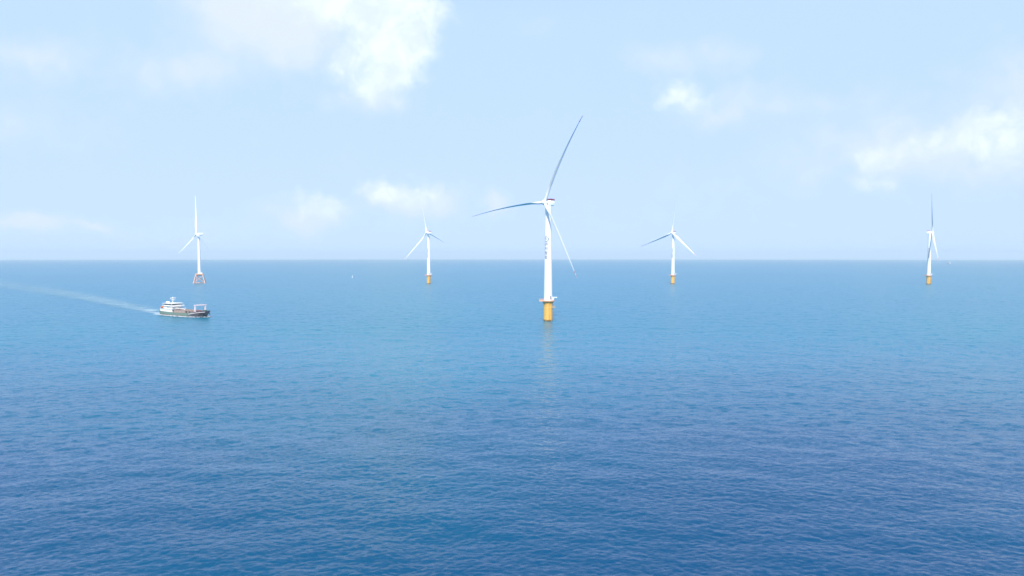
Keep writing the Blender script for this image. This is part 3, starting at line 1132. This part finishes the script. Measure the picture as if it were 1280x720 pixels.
# ------------------------------------------------------------------ the wake
def foam_mat(name, cover, col_thin, strength):
    m = bpy.data.materials.new(name)
    m.use_nodes = True
    t = NT(m.node_tree)
    uv = t.n('ShaderNodeUVMap')
    uv.uv_map = 'flow'
    s, c, _ = t.sep(uv.outputs[0])          # s: along from the ship 0..1, c: across 0 (near edge) .. 1 (far edge)
    P = t.n('ShaderNodeNewGeometry').outputs['Position']
    n1 = t.noise(t.vm('MULTIPLY', P, (1, 1, 0)), 0.05, 6, 0.65)
    n2 = t.noise(t.vm('MULTIPLY', P, (1, 1, 0)), 0.4, 5, 0.65)
    nn = t.m('ADD', t.m('MULTIPLY', n1, .6), t.m('MULTIPLY', n2, .4))
    if cover == 'wake':
        edge = t.m('MULTIPLY', t.smooth(c, 0.0, 0.3), t.smooth(c, .45, 1.0, 1.0, 0.0))
        core = t.m('MULTIPLY', t.smooth(t.m('ABSOLUTE', t.m('SUBTRACT', c, .34)), 0.05, .3, 1.0, 0.0), t.smooth(s, .0, .3, 1.0, 0.0))
        fall = t.smooth(s, 0.0, 1.0, 1.0, .36)
        base = t.m('MULTIPLY', t.m('MULTIPLY', edge, fall), t.smooth(nn, .38, .60, .1, 1.0))
        soft = t.m('MULTIPLY', base, .80)
        hard = t.m('MULTIPLY', core, t.smooth(nn, .36, .54))
        alpha = t.m('MAXIMUM', soft, hard)
        colr = t.mixc(hard, (*col_thin, 1), (.80, .86, .87, 1))
    else:
        alpha = t.m('MULTIPLY', t.m('MULTIPLY', t.smooth(c, 0, .3), t.smooth(c, .45, 1, 1, 0)), t.smooth(n2, .36, .56))
        alpha = t.m('MULTIPLY', alpha, t.m('MULTIPLY', t.smooth(s, 0, .06), t.smooth(s, .9, 1, 1, 0)))
        colr = (.8, .85, .86, 1)
    p = t.n('ShaderNodeBsdfPrincipled')
    t.put(p.inputs['Base Color'], colr)
    p.inputs['Roughness'].default_value = .6
    tr = t.n('ShaderNodeBsdfTransparent')
    mx = t.n('ShaderNodeMixShader')
    t.put(mx.inputs[0], t.m('MULTIPLY', alpha, strength, clamp=True))
    t.put(mx.inputs[1], tr.outputs[0])
    t.put(mx.inputs[2], p.outputs[0])
    out = t.n('ShaderNodeOutputMaterial')
    t.put(out.inputs[0], mx.outputs[0])
    return m


def catmull(P, n):
    P = [Vector(p) for p in P]
    P = [P[0] * 2 - P[1]] + P + [P[-1] * 2 - P[-2]]
    out = []
    for i in range(1, len(P) - 2):
        for k in range(n):
            t = k / n
            a, b, c, d = P[i - 1], P[i], P[i + 1], P[i + 2]
            out.append(.5 * ((2 * b) + (c - a) * t + (2 * a - 5 * b + 4 * c - d) * t * t + (3 * b - a - 3 * c + d) * t ** 3))
    out.append(P[-2])
    return out


def ribbon(name, near, far, mat, across=10, lift=.22, hump=0.0, seed=3):
    rnd = random.Random(seed)
    n = len(near)
    vs_, fs, uvs = [], [], []
    for i in range(n):
        for j in range(across + 1):
            q = j / across
            p = near[i].lerp(far[i], q)
            z = drop(p.x, p.y) + lift + hump * math.sin(math.pi * q) * (.6 + .8 * rnd.random())
            vs_.append((p.x, p.y, z))
            uvs.append((i / (n - 1), q))
    w = across + 1
    for i in range(n - 1):
        for j in range(across):
            fs.append((i * w + j, (i + 1) * w + j, (i + 1) * w + j + 1, i * w + j + 1))
    me = bpy.data.meshes.new(name)
    me.from_pydata(vs_, [], fs)
    me.update()
    l = me.uv_layers.new(name='flow')
    for lp in me.loops:
        l.data[lp.index].uv = uvs[lp.vertex_index]
    me.shade_smooth()
    o = link(name, me, mat)
    o['kind'] = 'stuff'
    return o


near = catmull([(-313, 631), (-330, 645), (-414, 732), (-527, 852), (-680, 1000), (-885, 1195), (-1235, 1520)], 12)
far = catmull([(-305, 648), (-350, 712), (-464, 856), (-618, 1040), (-800, 1250), (-1080, 1560), (-1480, 2000)], 12)
wk = ribbon('ship_wake', near, far, foam_mat('wake_foam', 'wake', (.32, .50, .58), 1.0), 14)
wk['label'] = 'pale foaming wake trailing far behind the cargo ship'
side = Vector((ship_dir.y, -ship_dir.x))           # starboard, the side that faces the camera


def along(x, y):
    p = ship_mid + ship_dir * x + side * y
    return Vector((p.x, p.y))


WL = [(-36, 5.0), (-30, 6.4), (-20, 6.9), (-8, 7.1), (4, 7.1), (14, 7.0), (22, 6.2), (27, 4.6), (31, 2.2), (33.5, .2), (37, -1.5)]
for sgn in (1, -1):
    inner = catmull([along(x, sgn * (y - .7)) for x, y in WL], 8)
    wid = [4.6, 4.6, 5.2, 6.2, 6.6, 6.0, 4.6, 3.6, 3.4, 3.6, 3.0]
    outer = catmull([along(x, sgn * (y + w)) for (x, y), w in zip(WL, wid)], 8)
    f = ribbon('bow_foam', inner, outer, foam_mat('hull_foam', 'hull', (.5, .6, .65), 1.0), 6, .16, .5, 5 + sgn)
    f['label'] = ('white foam along the near side of the cargo ship' if sgn > 0 else 'white foam along the far side of the cargo ship')

# ------------------------------------------------------------------ small boat and buoy
bx, by = 3307.6, 5389.6
boat = thing('fishing_boat', 'tiny white fishing boat far off near the horizon at right', 'boat', (bx, by, drop(bx, by)), R_(195))
st = [(-15, 3.2, 2.6, 3.0), (-10, 3.8, 3.4, 2.7), (2, 3.9, 3.6, 2.8), (9, 3.3, 2.6, 3.6), (14, 1.7, .8, 4.6), (16, .3, .1, 5.0)]
hl = MB().loft([[(x, -bw, -1.2), (x, -bd, h), (x, bd, h), (x, bw, -1.2)] for x, bd, bw, h in st])
link('hull', hl.mesh('hull'), paint('boat_blue', (.10, .14, .22), .5), boat)
cb = link('cabin', MB().box((-4, 0, 5.0), (13, 5.6, 4.6)).box((-2.5, 0, 8.3), (8, 4.8, 2.4)).box((-2.5, 0, 9.6), (8.8, 5.4, .25)).mesh('cabin', False), SHIPW, boat)
link('window_band', MB().box((-2.5, 0, 8.5), (8.1, 4.9, .8)).mesh('window_band', False), GLASS, cb)
link('mast', MB().tube((-3, 0, 9.6), (-3, 0, 14), .2, n=8).tube((8, 0, 3.2), (8, 0, 9), .18, n=8).mesh('mast'), SHIPW, boat)

ux, uy = -394.8, 1760.8
buoy = thing('marker_buoy', 'tiny pale marker buoy alone on open water between the two left turbines', 'buoy', (ux, uy, drop(ux, uy)))
link('float', MB().lathe([(1.2, -.8), (1.7, -.3), (1.7, .7), (1.3, 1.0), (.5, 1.1)], 24).mesh('float'), BUOYW, buoy)
tw_ = MB()
for k in range(4):
    a = math.pi / 4 + k * math.pi / 2
    tw_.tube((1.1 * math.cos(a), 1.1 * math.sin(a), .9), (.4 * math.cos(a), .4 * math.sin(a), 5.0), .12, n=6)
for z, r in ((2.2, .9), (3.6, .65)):
    for k in range(4):
        a, b = math.pi / 4 + k * math.pi / 2, math.pi / 4 + (k + 1) * math.pi / 2
        tw_.tube((r * math.cos(a), r * math.sin(a), z), (r * math.cos(b), r * math.sin(b), z), .08, n=6)
tw_.box((0, 0, 3.6), (1.1, 1.1, 2.0), .4)
link('lattice_mast', tw_.mesh('lattice_mast'), BUOYW, buoy)
link('lantern', MB().lathe([(.35, 5.0), (.4, 5.2), (.4, 5.7), (.2, 6.0), (.02, 6.05)], 16).mesh('lantern'), BUOYW, buoy)
